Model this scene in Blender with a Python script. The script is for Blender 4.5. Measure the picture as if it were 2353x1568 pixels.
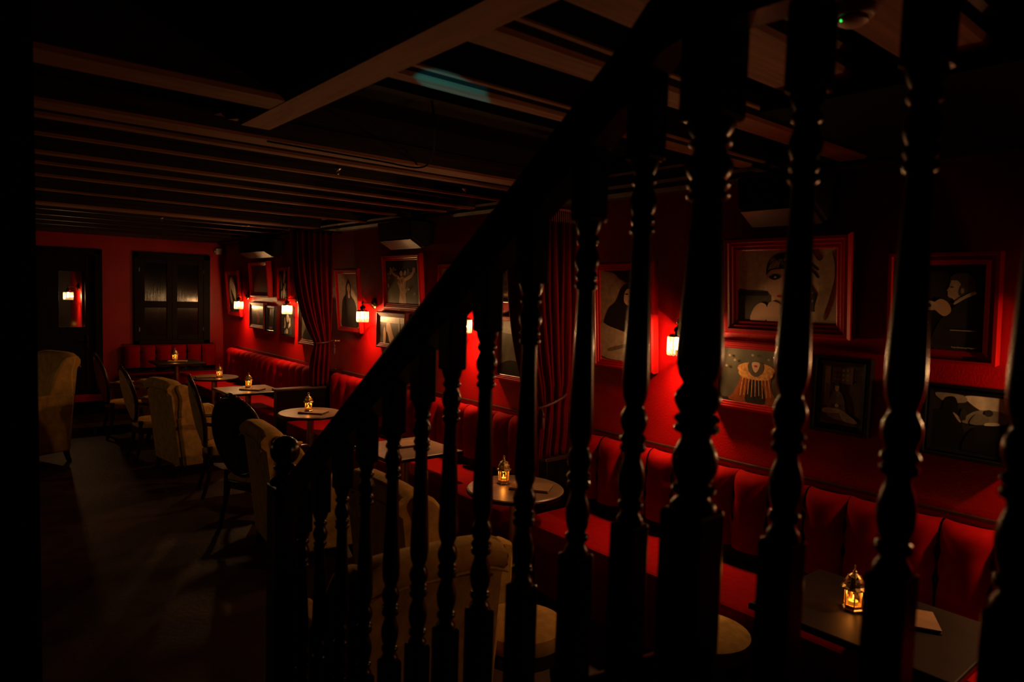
import bpy, math, random
from mathutils import Vector, Matrix
random.seed(7)
for o in list(bpy.data.objects): bpy.data.objects.remove(o)
SC = bpy.context.scene
COL = SC.collection
PI = math.pi

# ---------------------------------------------------------------- camera
cam_d = bpy.data.cameras.new('camera'); cam = bpy.data.objects.new('camera', cam_d); COL.objects.link(cam)
cam_d.sensor_width = 36.0; cam_d.lens = 24.0; cam_d.clip_start = 0.05; cam_d.clip_end = 60
YAW, PITCH, ROLL = (math.radians(a) for a in (39.92, 3.823, 1.788))
cy, sy, cp, sp = math.cos(YAW), math.sin(YAW), math.cos(PITCH), math.sin(PITCH)
fw = Vector((sy*cp, cy*cp, -sp)); rt = Vector((cy, -sy, 0)); up = rt.cross(fw)
r2 = math.cos(ROLL)*rt + math.sin(ROLL)*up; u2 = -math.sin(ROLL)*rt + math.cos(ROLL)*up
m = Matrix((r2, u2, -fw)).transposed().to_4x4(); m.translation = Vector((0, 0, 1.95))
cam.matrix_world = m
cam_d.dof.use_dof = True; cam_d.dof.focus_distance = 6.0; cam_d.dof.aperture_fstop = 3.2
SC.camera = cam
# ---------------------------------------------------------------- world, exposure
wd = bpy.data.worlds.new('world'); SC.world = wd; wd.use_nodes = True
wd.node_tree.nodes['Background'].inputs[0].default_value = (0.35, 0.6, 0.7, 1)
wd.node_tree.nodes['Background'].inputs[1].default_value = 0.0
SC.view_settings.view_transform = 'Standard'; SC.view_settings.look = 'None'
SC.view_settings.gamma = 1.0; SC.view_settings.use_curve_mapping = False
SC.view_settings.exposure = 0.0
SC.cycles.caustics_reflective = False; SC.cycles.caustics_refractive = False
SC.cycles.sample_clamp_indirect = 2.0
SC.cycles.use_denoising = True
SC.cycles.max_bounces = 8; SC.cycles.diffuse_bounces = 2; SC.cycles.transparent_max_bounces = 24
SCONCE_W, CANDLE_W = 62.0, 0.35
SCONCE_C, CANDLE_C = (1.0, 0.52, 0.21), (1.0, 0.42, 0.10)

# ---------------------------------------------------------------- materials
def mat(name, col, rough=0.5, metal=0.0, spec=0.5, noise=0.0, nscale=8.0, bump=0.0, bscale=60.0, sheen=0.0, coat=0.0, stretch=(1, 1, 1), emit=None, estr=0.0):
    M = bpy.data.materials.new(name); M.use_nodes = True
    nt = M.node_tree; b = nt.nodes['Principled BSDF']
    b.inputs['Base Color'].default_value = (*col, 1); b.inputs['Roughness'].default_value = rough
    b.inputs['Metallic'].default_value = metal; b.inputs['Specular IOR Level'].default_value = spec
    if sheen: b.inputs['Sheen Weight'].default_value = sheen; b.inputs['Sheen Tint'].default_value = (*[min(1, c*2+0.02) for c in col], 1)
    if coat: b.inputs['Coat Weight'].default_value = coat; b.inputs['Coat Roughness'].default_value = 0.12
    if emit: b.inputs['Emission Color'].default_value = (*emit, 1); b.inputs['Emission Strength'].default_value = estr
    if noise or bump:
        tc = nt.nodes.new('ShaderNodeTexCoord'); mp = nt.nodes.new('ShaderNodeMapping'); mp.inputs['Scale'].default_value = stretch
        nt.links.new(tc.outputs['Object'], mp.inputs[0])
    if noise:
        n = nt.nodes.new('ShaderNodeTexNoise'); n.inputs['Scale'].default_value = nscale; n.inputs['Detail'].default_value = 6
        nt.links.new(mp.outputs[0], n.inputs['Vector'])
        rp = nt.nodes.new('ShaderNodeValToRGB')
        rp.color_ramp.elements[0].position = 0.3; rp.color_ramp.elements[1].position = 0.72
        rp.color_ramp.elements[0].color = (*[c*(1-noise) for c in col], 1)
        rp.color_ramp.elements[1].color = (*[min(1, c*(1+noise)) for c in col], 1)
        nt.links.new(n.outputs['Fac'], rp.inputs[0]); nt.links.new(rp.outputs[0], b.inputs['Base Color'])
    if bump:
        n2 = nt.nodes.new('ShaderNodeTexNoise'); n2.inputs['Scale'].default_value = bscale; n2.inputs['Detail'].default_value = 4
        nt.links.new(mp.outputs[0], n2.inputs['Vector'])
        bp = nt.nodes.new('ShaderNodeBump'); bp.inputs['Strength'].default_value = bump; bp.inputs['Distance'].default_value = 0.01
        nt.links.new(n2.outputs['Fac'], bp.inputs['Height']); nt.links.new(bp.outputs[0], b.inputs['Normal'])
    return M

def glassy(name, tint, glow=None, gstr=0.0, gloss=0.12, rough=0.05):
    M = bpy.data.materials.new(name); M.use_nodes = True
    nt = M.node_tree; nt.nodes.clear()
    out = nt.nodes.new('ShaderNodeOutputMaterial')
    tr = nt.nodes.new('ShaderNodeBsdfTransparent'); tr.inputs[0].default_value = (*tint, 1)
    gl = nt.nodes.new('ShaderNodeBsdfGlossy'); gl.inputs[0].default_value = (1, 1, 1, 1); gl.inputs['Roughness'].default_value = rough
    fr = nt.nodes.new('ShaderNodeFresnel'); fr.inputs[0].default_value = 1.5
    ad = nt.nodes.new('ShaderNodeMath'); ad.operation = 'ADD'; ad.inputs[1].default_value = gloss; ad.use_clamp = True
    nt.links.new(fr.outputs[0], ad.inputs[0])
    mx = nt.nodes.new('ShaderNodeMixShader'); nt.links.new(ad.outputs[0], mx.inputs[0])
    nt.links.new(tr.outputs[0], mx.inputs[1]); nt.links.new(gl.outputs[0], mx.inputs[2])
    last = mx
    if glow:
        em = nt.nodes.new('ShaderNodeEmission'); em.inputs[0].default_value = (*glow, 1); em.inputs[1].default_value = gstr
        sh = nt.nodes.new('ShaderNodeAddShader'); nt.links.new(mx.outputs[0], sh.inputs[0]); nt.links.new(em.outputs[0], sh.inputs[1]); last = sh
    nt.links.new(last.outputs[0], out.inputs[0])
    return M

M = {}
M['red_wall'] = mat('red_wall_paint', (0.36, 0.0015, 0.002), 0.38, spec=0.32, noise=0.12, nscale=3, bump=0.25, bscale=90)
M['red_gloss'] = mat('red_frame_paint', (0.38, 0.004, 0.004), 0.34, spec=0.4, noise=0.1, nscale=12)
M['velvet'] = mat('red_velvet', (0.27, 0.0015, 0.002), 0.85, spec=0.06, noise=0.12, nscale=25)
M['curtain'] = mat('red_curtain', (0.13, 0.002, 0.003), 0.85, spec=0.08, noise=0.12, nscale=20)
M['black_wood'] = mat('black_varnish', (0.004, 0.003, 0.0025), 0.27, spec=0.26, noise=0.2, nscale=20)
M['black_matte'] = mat('black_matte', (0.006, 0.005, 0.005), 0.6, spec=0.3)
M['dark_wood'] = mat('dark_carved_wood', (0.035, 0.016, 0.009), 0.28, spec=0.5, noise=0.3, nscale=14, stretch=(1, 1, 4))
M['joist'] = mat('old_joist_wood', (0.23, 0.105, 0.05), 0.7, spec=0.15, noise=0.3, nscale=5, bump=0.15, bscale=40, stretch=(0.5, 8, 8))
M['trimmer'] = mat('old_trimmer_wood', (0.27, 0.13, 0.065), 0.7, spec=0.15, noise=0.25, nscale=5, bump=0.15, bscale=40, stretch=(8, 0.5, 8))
M['joist_dark'] = mat('dark_joist_wood', (0.022, 0.014, 0.010), 0.5, spec=0.3, noise=0.3, nscale=5, stretch=(0.5, 8, 8))  # dark tone of joist sides; on far undersides it paints in shade
M['ceiling'] = mat('dark_ceiling', (0.006, 0.0045, 0.004), 0.9, spec=0.1)
M['void'] = mat('black_paint', (0.002, 0.002, 0.002), 0.9, spec=0.03)
M['wallbeam'] = mat('dark_beam', (0.05, 0.032, 0.022), 0.55, spec=0.3, noise=0.3, nscale=6, stretch=(8, 0.6, 8), bump=0.2, bscale=30)
M['shutter'] = mat('shutter_wood', (0.008, 0.0045, 0.003), 0.6, spec=0.1, noise=0.25, nscale=10, stretch=(6, 6, 0.6))
M['shutter_panel'] = mat('shutter_glossy_panel', (0.005, 0.004, 0.003), 0.13, spec=0.28, noise=0.3, nscale=9, stretch=(5, 5, 0.5), bump=0.12, bscale=14)
M['floor'] = mat('dark_stone_floor', (0.050, 0.022, 0.013), 0.55, spec=0.3, noise=0.35, nscale=6, bump=0.3, bscale=30)
M['velour'] = mat('ochre_velour', (0.58, 0.35, 0.09), 0.8, spec=0.12, noise=0.22, nscale=18, sheen=0.15, bump=0.15, bscale=120)
M['table'] = mat('brown_table_top', (0.22, 0.125, 0.07), 0.38, spec=0.5, noise=0.25, nscale=10, stretch=(1, 6, 1))
M['table_dark'] = mat('black_brown_table_top', (0.018, 0.011, 0.006), 0.55, spec=0.25, noise=0.25, nscale=10)
M['brass'] = mat('aged_brass', (0.72, 0.45, 0.16), 0.25, metal=1.0)
M['pole'] = mat('bronze_pole', (0.40, 0.24, 0.11), 0.35, metal=0.9)
M['gold'] = mat('lantern_gold', (0.90, 0.58, 0.22), 0.42, metal=1.0, noise=0.3, nscale=200)
M['steel'] = mat('steel', (0.6, 0.58, 0.55), 0.3, metal=1.0)
M['paper'] = mat('menu_board', (0.30, 0.17, 0.08), 0.55, noise=0.15, nscale=20)
M['menu_edge'] = mat('menu_cover', (0.05, 0.03, 0.02), 0.6)
M['wax'] = mat('tealight_wax', (0.8, 0.5, 0.2), 0.5, emit=(1.0, 0.42, 0.08), estr=0.4)
M['flame'] = mat('candle_flame', (1, 0.6, 0.2), 0.5, emit=(1.0, 0.55, 0.15), estr=3.5)
M['bulb'] = mat('bulb', (1, 0.9, 0.7), 0.4, emit=(1.0, 0.72, 0.38), estr=22)
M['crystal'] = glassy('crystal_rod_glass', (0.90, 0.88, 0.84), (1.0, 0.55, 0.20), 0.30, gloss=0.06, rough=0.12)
M['amber'] = glassy('lantern_glass', (0.9, 0.62, 0.3), gloss=0.03)
M['pane'] = glassy('clear_pane', (0.75, 0.75, 0.75), gloss=0.03)
M['white'] = mat('white_plastic', (0.6, 0.55, 0.48), 0.5)
M['detector'] = mat('cream_plastic', (0.30, 0.17, 0.10), 0.5)
M['led'] = mat('green_led', (0.1, 0.8, 0.2), 0.5, emit=(0.05, 1.0, 0.12), estr=1.2)
M['black_frame'] = mat('black_frame', (0.012, 0.010, 0.009), 0.25, spec=0.5)
M['gold_frame'] = mat('brown_gilt_frame', (0.16, 0.025, 0.012), 0.6, spec=0.2, noise=0.3, nscale=40)
M['rust'] = mat('rust_panel', (0.16, 0.035, 0.018), 0.35, noise=0.2, nscale=6)
M['fringe'] = mat('pale_red_fringe', (0.45, 0.13, 0.09), 0.7)
M['tassel'] = mat('tieback_cord', (0.07, 0.006, 0.006), 0.6, noise=0.3, nscale=60)
M['teal'] = mat('teal', (0.1, 0.5, 0.55), 0.5)
def tone(v, w=0.85):
    k = 'tone_%03d_%d' % (int(v*1000), int(w*100))
    if k not in M: v2 = min(0.8, v*2.2); M[k] = mat('print_'+k, (v2, v2*w, v2*w*w*0.92), 0.38, spec=0.35, noise=0.18, nscale=30)
    return M[k]

# ---------------------------------------------------------------- mesh helpers
class MB:
    def __init__(s): s.v = []; s.f = []; s.mi = []
    def add(s, vs, fs, mi=0):
        k = len(s.v); s.v += [tuple(p) for p in vs]; s.f += [tuple(i+k for i in f) for f in fs]; s.mi += [mi]*len(fs); return s
    def box(s, x0, x1, y0, y1, z0, z1, mi=0):
        return s.add([(x0, y0, z0), (x1, y0, z0), (x1, y1, z0), (x0, y1, z0), (x0, y0, z1), (x1, y0, z1), (x1, y1, z1), (x0, y1, z1)],
                     [(0, 3, 2, 1), (4, 5, 6, 7), (0, 1, 5, 4), (1, 2, 6, 5), (2, 3, 7, 6), (3, 0, 4, 7)], mi)
    def lathe(s, prof, n=20, c=(0, 0, 0), axis='z', mi=0):
        vs, fs = [], []
        for r, z in prof:
            for i in range(n):
                a = 2*PI*i/n; p = (r*math.cos(a), r*math.sin(a), z)
                if axis == 'x': p = (p[2], p[0], p[1])
                if axis == 'y': p = (p[0], p[2], -p[1])
                vs.append((c[0]+p[0], c[1]+p[1], c[2]+p[2]))
        for j in range(len(prof)-1):
            for i in range(n):
                a, b = j*n+i, j*n+(i+1) % n; fs.append((a, b, b+n, a+n))
        fs.append(tuple(range(n-1, -1, -1))); fs.append(tuple((len(prof)-1)*n+i for i in range(n)))
        return s.add(vs, fs, mi)
    def tube(s, pts, rad, n=8, closed=False, mi=0, squash=1.0):
        pts = [Vector(p) for p in pts]; N = len(pts)
        if not hasattr(rad, '__len__'): rad = [rad]*N
        vs, fs = [], []; prev = None
        for i, p in enumerate(pts):
            if closed: t = pts[(i+1) % N]-pts[i-1]
            else: t = pts[min(i+1, N-1)]-pts[max(i-1, 0)]
            t.normalize()
            if prev is None:
                ref = Vector((0, 0, 1)) if abs(t.z) < 0.9 else Vector((1, 0, 0))
                a = t.cross(ref).normalized()
            else:
                a = (prev-t*prev.dot(t)).normalized()
            prev = a; b = t.cross(a)
            for k in range(n):
                th = 2*PI*k/n; vs.append(p+rad[i]*(math.cos(th)*a+squash*math.sin(th)*b))
        for j in range(N if closed else N-1):
            for k in range(n):
                j2 = (j+1) % N; fs.append((j*n+k, j*n+(k+1) % n, j2*n+(k+1) % n, j2*n+k))
        if not closed: fs.append(tuple(range(n-1, -1, -1))); fs.append(tuple((N-1)*n+k for k in range(n)))
        return s.add(vs, fs, mi)
    def prism(s, poly, a0, a1, axis='y', mi=0):
        """poly: 2-D points; extruded along axis. axis y: poly=(x,z); axis x: poly=(y,z); axis z: poly=(x,y)"""
        def P(u, v, w): return {'y': (u, w, v), 'x': (w, u, v), 'z': (u, v, w)}[axis]
        n = len(poly); vs = [P(u, v, a0) for u, v in poly]+[P(u, v, a1) for u, v in poly]
        fs = [(i, (i+1) % n, (i+1) % n+n, i+n) for i in range(n)]+[tuple(range(n-1, -1, -1)), tuple(range(n, 2*n))]
        return s.add(vs, fs, mi)
    def grid(s, rows, mi=0, wrap=False):
        R, C = len(rows), len(rows[0]); vs = [p for r in rows for p in r]
        fs = [(j*C+i, j*C+(i+1) % C, (j+1)*C+(i+1) % C, (j+1)*C+i) for j in range(R-1) for i in range(C if wrap else C-1)]
        return s.add(vs, fs, mi)
    def ball(s, c, r, n=10, mi=0):
        rx, ry, rz = r if hasattr(r, '__len__') else (r, r, r)
        rows = [[(c[0]+rx*math.sin(max(1e-3, PI*j/n))*math.cos(2*PI*i/(2*n)), c[1]+ry*math.sin(max(1e-3, PI*j/n))*math.sin(2*PI*i/(2*n)), c[2]-rz*math.cos(PI*j/n)) for i in range(2*n)] for j in range(n+1)]
        return s.grid(rows, mi, wrap=True)
    def build(s, name, mats, parent=None, smooth=False, bevel=0.0, sub=0, loc=None):
        me = bpy.data.meshes.new(name); me.from_pydata(s.v, [], s.f)
        if not isinstance(mats, (list, tuple)): mats = [mats]
        for mm in mats: me.materials.append(M[mm] if isinstance(mm, str) else mm)
        for p, i in zip(me.polygons, s.mi): p.material_index = i; p.use_smooth = bool(smooth)
        me.update()
        import bmesh
        bm = bmesh.new(); bm.from_mesh(me); bmesh.ops.recalc_face_normals(bm, faces=bm.faces); bm.to_mesh(me); bm.free()
        if smooth and smooth != 'all':
            try: me.set_sharp_from_angle(angle=math.radians(42))
            except Exception: pass
        o = bpy.data.objects.new(name, me); COL.objects.link(o)
        if parent: o.parent = parent
        if loc: o.location = loc
        if bevel:
            b = o.modifiers.new('bevel', 'BEVEL'); b.width = bevel; b.segments = 2; b.limit_method = 'ANGLE'; b.angle_limit = math.radians(40)
        if sub:
            b = o.modifiers.new('subdivision', 'SUBSURF'); b.levels = sub; b.render_levels = sub
        return o

def empty(name, loc=(0, 0, 0), rz=0.0, rot=None):
    o = bpy.data.objects.new(name, None); COL.objects.link(o); o.location = loc; o.empty_display_size = 0.1
    if rot is not None: o.rotation_euler = rot
    else: o.rotation_euler = (0, 0, rz)
    return o
def tag(o, label, cat, group=None):
    o['label'] = label; o['category'] = cat
    if group: o['group'] = group
    return o
def struct(o, label=None):
    o['kind'] = 'structure'
    if label: o['label'] = label
    return o
def children(o): return [c for c in bpy.data.objects if c.parent == o]
KIDS = {}
def copy_tree(o, parent=None):
    c = o.copy(); COL.objects.link(c); c.parent = parent
    for ch in children(o): copy_tree(ch, c)
    return c
def place(o, loc, rz=None, label=None, group=None):
    o.location = loc
    if rz is not None: o.rotation_euler = (0, 0, rz)
    if label: o['label'] = label
    if group: o['group'] = group
    return o
def smooth_closed(pts, k=5):
    n = len(pts); out = []
    for i in range(n):
        p0, p1, p2, p3 = (Vector((*pts[(i+j-1) % n], 0)) for j in range(4))
        for q in range(k):
            t = q/k; t2, t3 = t*t, t*t*t
            v = 0.5*((2*p1)+(-p0+p2)*t+(2*p0-5*p1+4*p2-p3)*t2+(-p0+3*p1-3*p2+p3)*t3)
            out.append((v.x, v.y))
    return out
def spline(pts, k=6):
    P = [Vector(p) for p in pts]; out = []
    for i in range(len(P)-1):
        p0, p1, p2, p3 = P[max(i-1, 0)], P[i], P[i+1], P[min(i+2, len(P)-1)]
        for q in range(k):
            t = q/k; t2, t3 = t*t, t*t*t
            out.append(0.5*((2*p1)+(-p0+p2)*t+(2*p0-5*p1+4*p2-p3)*t2+(-p0+3*p1-3*p2+p3)*t3))
    out.append(P[-1]); return out

WX, WY = 3.5, 11.5        # faces of the right wall and of the back wall
FLOOR_B = 0.10            # raised floor at the far end
# ================================================================ STRUCTURE
struct(MB().box(-1.6, 3.7, -4.4, 12.9, -0.12, 0.0).build('floor', 'floor'), 'dark worn stone floor of the lounge')
pf = MB().box(-1.6, 3.5, 10.05, 11.5, 0.0, FLOOR_B).build('floor_platform', 'floor'); struct(pf, 'low raised floor at the far end')
struct(MB().box(3.5, 3.66, -4.4, 12.9, 0, 2.9).build('wall_right', 'red_wall'), 'deep red plaster wall hung with pictures')
bw = MB()
bw.box(-1.6, 1.0, 11.5, 11.62, 0, 2.9); bw.box(1.0, 1.80, 11.5, 11.62, 2.43, 2.9); bw.box(1.0, 1.80, 11.5, 11.62, 0, 0.32); bw.box(1.80, 3.5, 11.5, 11.62, 0, 2.9)
struct(bw.build('wall_back', 'red_wall'), 'red end wall with shutters and a glazed door')
struct(MB().box(-1.75, -1.6, -4.4, 12.9, 0, 4.4).build('wall_left', 'void'))
struct(MB().box(-1.6, 3.66, -4.55, -4.4, 0, 4.4).build('wall_front', 'void'))
struct(MB().box(-1.6, 1.02, 2.45, 2.55, 2.96, 4.3).build('wall_upper', 'void'), 'black wall above the stair opening')
struct(MB().box(-1.6, 0.2112, 2.40, 2.62, 0, 4.3).build('wall_stair', 'void'), 'black end of the wall beside the stair')
# little lobby behind the glazed door
lw = MB(); lw.box(1.56, 1.64, 11.62, 12.75, 0, 2.7); struct(lw.build('wall_lobby', 'red_wall'), 'red wall of the lobby seen through the glazed door')
lb = MB(); lb.box(-1.6, 3.5, 12.75, 12.9, 0, 2.9); struct(lb.build('wall_lobby_end', 'black_matte'))
# ceiling with the stairwell opening (x<0.96, y<2.45)
ce = MB(); ce.box(0.96, 3.66, -4.4, 2.45, 2.86, 2.96); ce.box(-1.6, 3.66, 2.45, 12.9, 2.86, 2.96); ce.box(-1.75, 1.0, -4.55, 2.6, 4.3, 4.4); ce.box(0.96, 1.02, -4.4, 2.45, 2.96, 4.3)
ceiling = ce.build('ceiling', 'ceiling'); struct(ceiling, 'dark beamed ceiling')
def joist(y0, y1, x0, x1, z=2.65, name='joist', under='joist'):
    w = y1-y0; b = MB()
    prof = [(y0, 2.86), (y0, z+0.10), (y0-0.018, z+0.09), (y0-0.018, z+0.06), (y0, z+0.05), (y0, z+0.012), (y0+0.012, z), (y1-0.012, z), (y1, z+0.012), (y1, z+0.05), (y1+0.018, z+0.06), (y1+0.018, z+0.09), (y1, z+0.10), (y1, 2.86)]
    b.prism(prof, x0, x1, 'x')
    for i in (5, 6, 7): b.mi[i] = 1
    return b.build(name, ['joist_dark', under], ceiling)
XE = 3.38
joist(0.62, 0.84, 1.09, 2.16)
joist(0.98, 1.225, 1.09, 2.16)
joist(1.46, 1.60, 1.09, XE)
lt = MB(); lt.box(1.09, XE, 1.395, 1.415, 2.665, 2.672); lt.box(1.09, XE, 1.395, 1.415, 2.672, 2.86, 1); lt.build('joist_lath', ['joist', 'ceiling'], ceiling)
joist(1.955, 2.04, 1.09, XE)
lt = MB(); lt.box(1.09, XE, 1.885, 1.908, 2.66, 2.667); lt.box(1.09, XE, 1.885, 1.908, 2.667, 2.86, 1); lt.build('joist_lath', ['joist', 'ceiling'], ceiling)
MB().box(1.09, XE, 2.41, 2.47, 2.74, 2.86).build('joist', 'ceiling', ceiling)  # dim joist, its shade put in by the dark ceiling colour
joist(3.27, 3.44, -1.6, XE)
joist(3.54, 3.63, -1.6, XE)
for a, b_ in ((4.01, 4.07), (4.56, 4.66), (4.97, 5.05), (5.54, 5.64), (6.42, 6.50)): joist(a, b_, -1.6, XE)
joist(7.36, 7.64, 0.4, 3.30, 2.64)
for a in (8.05, 8.75, 9.45, 10.15, 10.8): joist(a, a+0.09, -1.6, XE, under='joist_dark')  # far undersides coloured dark to stand in for shade
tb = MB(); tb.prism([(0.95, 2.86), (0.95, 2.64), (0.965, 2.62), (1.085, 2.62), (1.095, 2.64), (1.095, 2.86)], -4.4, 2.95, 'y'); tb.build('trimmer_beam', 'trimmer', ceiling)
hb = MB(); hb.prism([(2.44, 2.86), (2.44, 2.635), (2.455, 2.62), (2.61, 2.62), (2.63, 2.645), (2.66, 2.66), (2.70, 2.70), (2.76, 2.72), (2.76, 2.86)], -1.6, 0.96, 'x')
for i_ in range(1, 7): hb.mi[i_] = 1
hb.build('header_beam', ['joist_dark', 'joist'], ceiling)
MB().prism([(2.90, 2.86), (2.90, 2.63), (3.0, 2.645), (3.10, 2.69), (3.2, 2.70), (3.2, 2.86)], 0.93, 1.10, 'x').build('beam_corbel', 'joist', ceiling)
MB().box(2.16, 3.34, -4.4, 1.30, 2.60, 2.86).build('boxed_duct', 'void', ceiling)
wbm = MB(); wbm.prism([(3.5, 2.86), (3.34, 2.86), (3.34, 2.75), (3.37, 2.74), (3.37, 2.68), (3.40, 2.665), (3.40, 2.635), (3.42, 2.61), (3.5, 2.61)], -4.4, 11.5, 'y'); wbm.build('wall_plate_beam', 'wallbeam', ceiling)
bbm = MB(); bbm.prism([(11.5, 2.86), (11.36, 2.86), (11.36, 2.76), (11.40, 2.74), (11.40, 2.68), (11.44, 2.65), (11.5, 2.635)], -1.6, 3.4, 'x'); bbm.build('back_plate_beam', 'wallbeam', ceiling)

# door in the back wall: frame, glazed leaf with lower panel
dr = empty('door_1', (1.4, 11.5, 0.32)); struct(dr, 'dark wooden door with a glass pane')
df = MB(); df.box(-0.4, -0.30, -0.03, 0.10, 0, 2.11); df.box(0.30, 0.4, -0.03, 0.10, 0, 2.11); df.box(-0.4, 0.4, -0.03, 0.10, 2.03, 2.11); df.build('door_frame', 'shutter', dr, bevel=0.006)
dl = MB(); dl.box(-0.30, -0.13, 0.02, 0.07, 0, 2.03); dl.box(0.19, 0.30, 0.02, 0.07, 0, 2.03); dl.box(-0.13, 0.19, 0.02, 0.07, 1.78, 2.03); dl.box(-0.13, 0.19, 0.02, 0.07, 0, 0.12); dl.box(-0.13, 0.19, 0.02, 0.07, 0.78, 0.98); dl.build('door_leaf', 'shutter', dr, bevel=0.006)
MB().box(-0.13, 0.19, 0.035, 0.055, 0.12, 0.78).build('door_panel', 'shutter', dr)
MB().box(-0.13, 0.19, 0.040, 0.048, 0.98, 1.78).build('pane', 'pane', dr)
dh = MB(); dh.box(0.20, 0.23, 0.0, 0.02, 0.68, 0.86); dh.tube([(0.215, -0.03, 0.77), (0.215, 0.01, 0.77)], 0.010); dh.tube([(0.215, -0.035, 0.77), (0.12, -0.035, 0.765)], 0.009); dh.build('door_handle', 'black_wood', dr, smooth=True)

struct(MB().box(0.9, 1.86, 11.08, 11.5, FLOOR_B, 0.215).build('floor_step', 'void'), 'black step in front of the glazed door')
# shuttered window in the back wall
wn = empty('window_1', (2.745, 11.5, 1.035)); struct(wn, 'dark shuttered window with glossy panels')
wf = MB(); wf.box(-0.54, -0.47, -0.05, 0.02, 0, 1.39); wf.box(0.44, 0.54, -0.05, 0.02, 0, 1.39); wf.box(-0.54, 0.54, -0.05, 0.02, 1.31, 1.39); wf.box(-0.54, 0.54, -0.05, 0.02, 0, 0.06); wf.build('window_frame', 'shutter', wn, bevel=0.006)
for s, (a, b_) in enumerate(((-0.47, -0.015), (-0.015, 0.44))):
    lf = MB(); lf.box(a, a+0.075, -0.04, -0.008, 0.06, 1.31); lf.box(b_-0.075, b_, -0.04, -0.008, 0.06, 1.31)
    for z0, z1 in ((0.06, 0.14), (0.56, 0.66), (1.23, 1.31)): lf.box(a+0.075, b_-0.075, -0.04, -0.008, z0, z1)
    lo = lf.build('shutter_leaf', 'shutter', wn, bevel=0.005)
    for z0, z1 in ((0.14, 0.56), (0.66, 1.23)): MB().box(a+0.075, b_-0.075, -0.022, -0.010, z0, z1).build('shutter_panel', 'shutter_panel', lo)
    for z0 in (0.2, 1.1):
        hx = a if s == 0 else b_
        MB().lathe([(0.006, z0), (0.006, z0+0.06)], 8, (hx, -0.045, 0)).build('hinge', 'steel', lo)

# ---------------------------------------------------------------- stair, landing
LZ = 1.25
struct(MB().box(-1.6, 1.03, -4.4, 0.72, 1.05, LZ).build('floor_landing', 'black_matte'), 'black stair landing')
stt = empty('staircase', (0.6, 2.4, 0)); struct(stt, 'short dark stair flight')
for i in range(6):
    z1 = LZ-(i+1)*LZ/7; y0 = 0.72+i*0.24-2.4
    MB().box(-0.39, 0.36, y0, y0+0.26, z1-0.035, z1).build('tread', 'black_matte', stt)
    MB().box(-0.39, 0.36, y0+0.235, y0+0.25, z1-LZ/7, z1-0.035).build('riser', 'black_matte', stt)

# ================================================================ BALUSTRADE  (plane x = 1.0)
XR = 1.0
PROF = [(0.0, 1.02), (0.012, 0.98), (0.02, 0.86), (0.03, 0.70), (0.036, 0.68), (0.044, 0.92), (0.052, 0.97), (0.060, 0.90), (0.064, 0.72), (0.074, 0.74), (0.082, 0.84), (0.10, 0.95), (0.12, 1.0), (0.14, 0.98), (0.16, 0.86), (0.176, 0.72), (0.188, 0.64), (0.198, 0.66), (0.204, 0.92), (0.212, 1.0), (0.220, 0.94), (0.224, 0.76), (0.230, 0.92), (0.238, 1.0), (0.246, 0.90), (0.252, 0.74), (0.262, 0.84), (0.276, 0.97), (0.292, 1.02), (0.308, 0.94), (0.322, 0.76), (0.330, 0.68), (0.338, 0.72), (0.355, 0.88), (0.38, 0.98), (0.41, 1.0), (0.46, 0.96), (0.52, 0.90), (0.58, 0.84), (0.64, 0.78), (0.70, 0.72), (0.75, 0.68), (0.79, 0.66), (0.800, 0.68), (0.806, 0.86), (0.814, 0.92), (0.822, 0.84), (0.826, 0.70), (0.833, 0.84), (0.841, 0.90), (0.849, 0.80), (0.855, 0.72), (0.866, 0.86), (0.880, 0.97), (0.895, 0.98), (0.912, 0.84), (0.924, 0.70), (0.932, 0.68), (0.938, 0.86), (0.947, 0.92), (0.956, 0.80), (0.962, 0.72), (0.975, 0.88), (0.99, 1.0), (1.0, 1.04)]
TL = 0.68
def turned(r, L, n=24): return MB().lathe([(r*b, a*L) for a, b in PROF], n)
bal = empty('stair_balustrade', (XR, 2.53, 0)); tag(bal, 'black varnished turned balustrade with sloping handrail in the foreground', 'balustrade')
tmesh = turned(0.0255, TL).build('turned_shaft', 'black_wood', bal, smooth=True)
first = True
def zblk(Y): return 1.188-0.748*(Y-1.279)
def ztop(Y): return 2.461-0.748*(Y-0.826)
N1Y, N2Y = 2.53, 0.69
flight = [2.355, 2.205, 2.038, 1.876, 1.716, 1.566, 1.430, 1.288, 1.134, 0.967, 0.829]
level = [0.523, 0.363, 0.2235, 0.07, -0.08]
for Y in flight+level:
    lev = Y < N2Y
    zb = 1.585 if lev else zblk(Y); ya = Y-2.53
    base = LZ if lev else max(0.0, zb-0.33)
    top = 2.40 if lev else ztop(Y)-0.06
    bl = empty('baluster', (0, ya, 0)); bl.parent = bal
    b = MB(); h = 0.0275; b.box(-h, h, -h, h, base, zb); b.build('lower_block', 'black_wood', bl, bevel=0.006)
    b = MB(); b.box(-h, h, -h, h, zb+TL, top); b.build('upper_block', 'black_wood', bl, bevel=0.006)
    if first: tmesh.parent = bl; tmesh.location = (0, 0, zb); first = False
    else:
        t = tmesh.copy(); COL.objects.link(t); t.parent = bl; t.location = (0, 0, zb)
# top newel
nw = empty('newel_post', (0, N2Y-2.53, 0)); nw.parent = bal
MB().box(-0.042, 0.042, -0.042, 0.042, 0.9, 1.59).build('lower_block', 'black_wood', nw, bevel=0.010)
turned(0.040, 0.66, 32).build('turned_shaft', 'black_wood', nw, smooth=True, loc=(0, 0, 1.59))
MB().box(-0.042, 0.042, -0.042, 0.042, 2.25, 2.75).build('upper_block', 'black_wood', nw, bevel=0.010)
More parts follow.
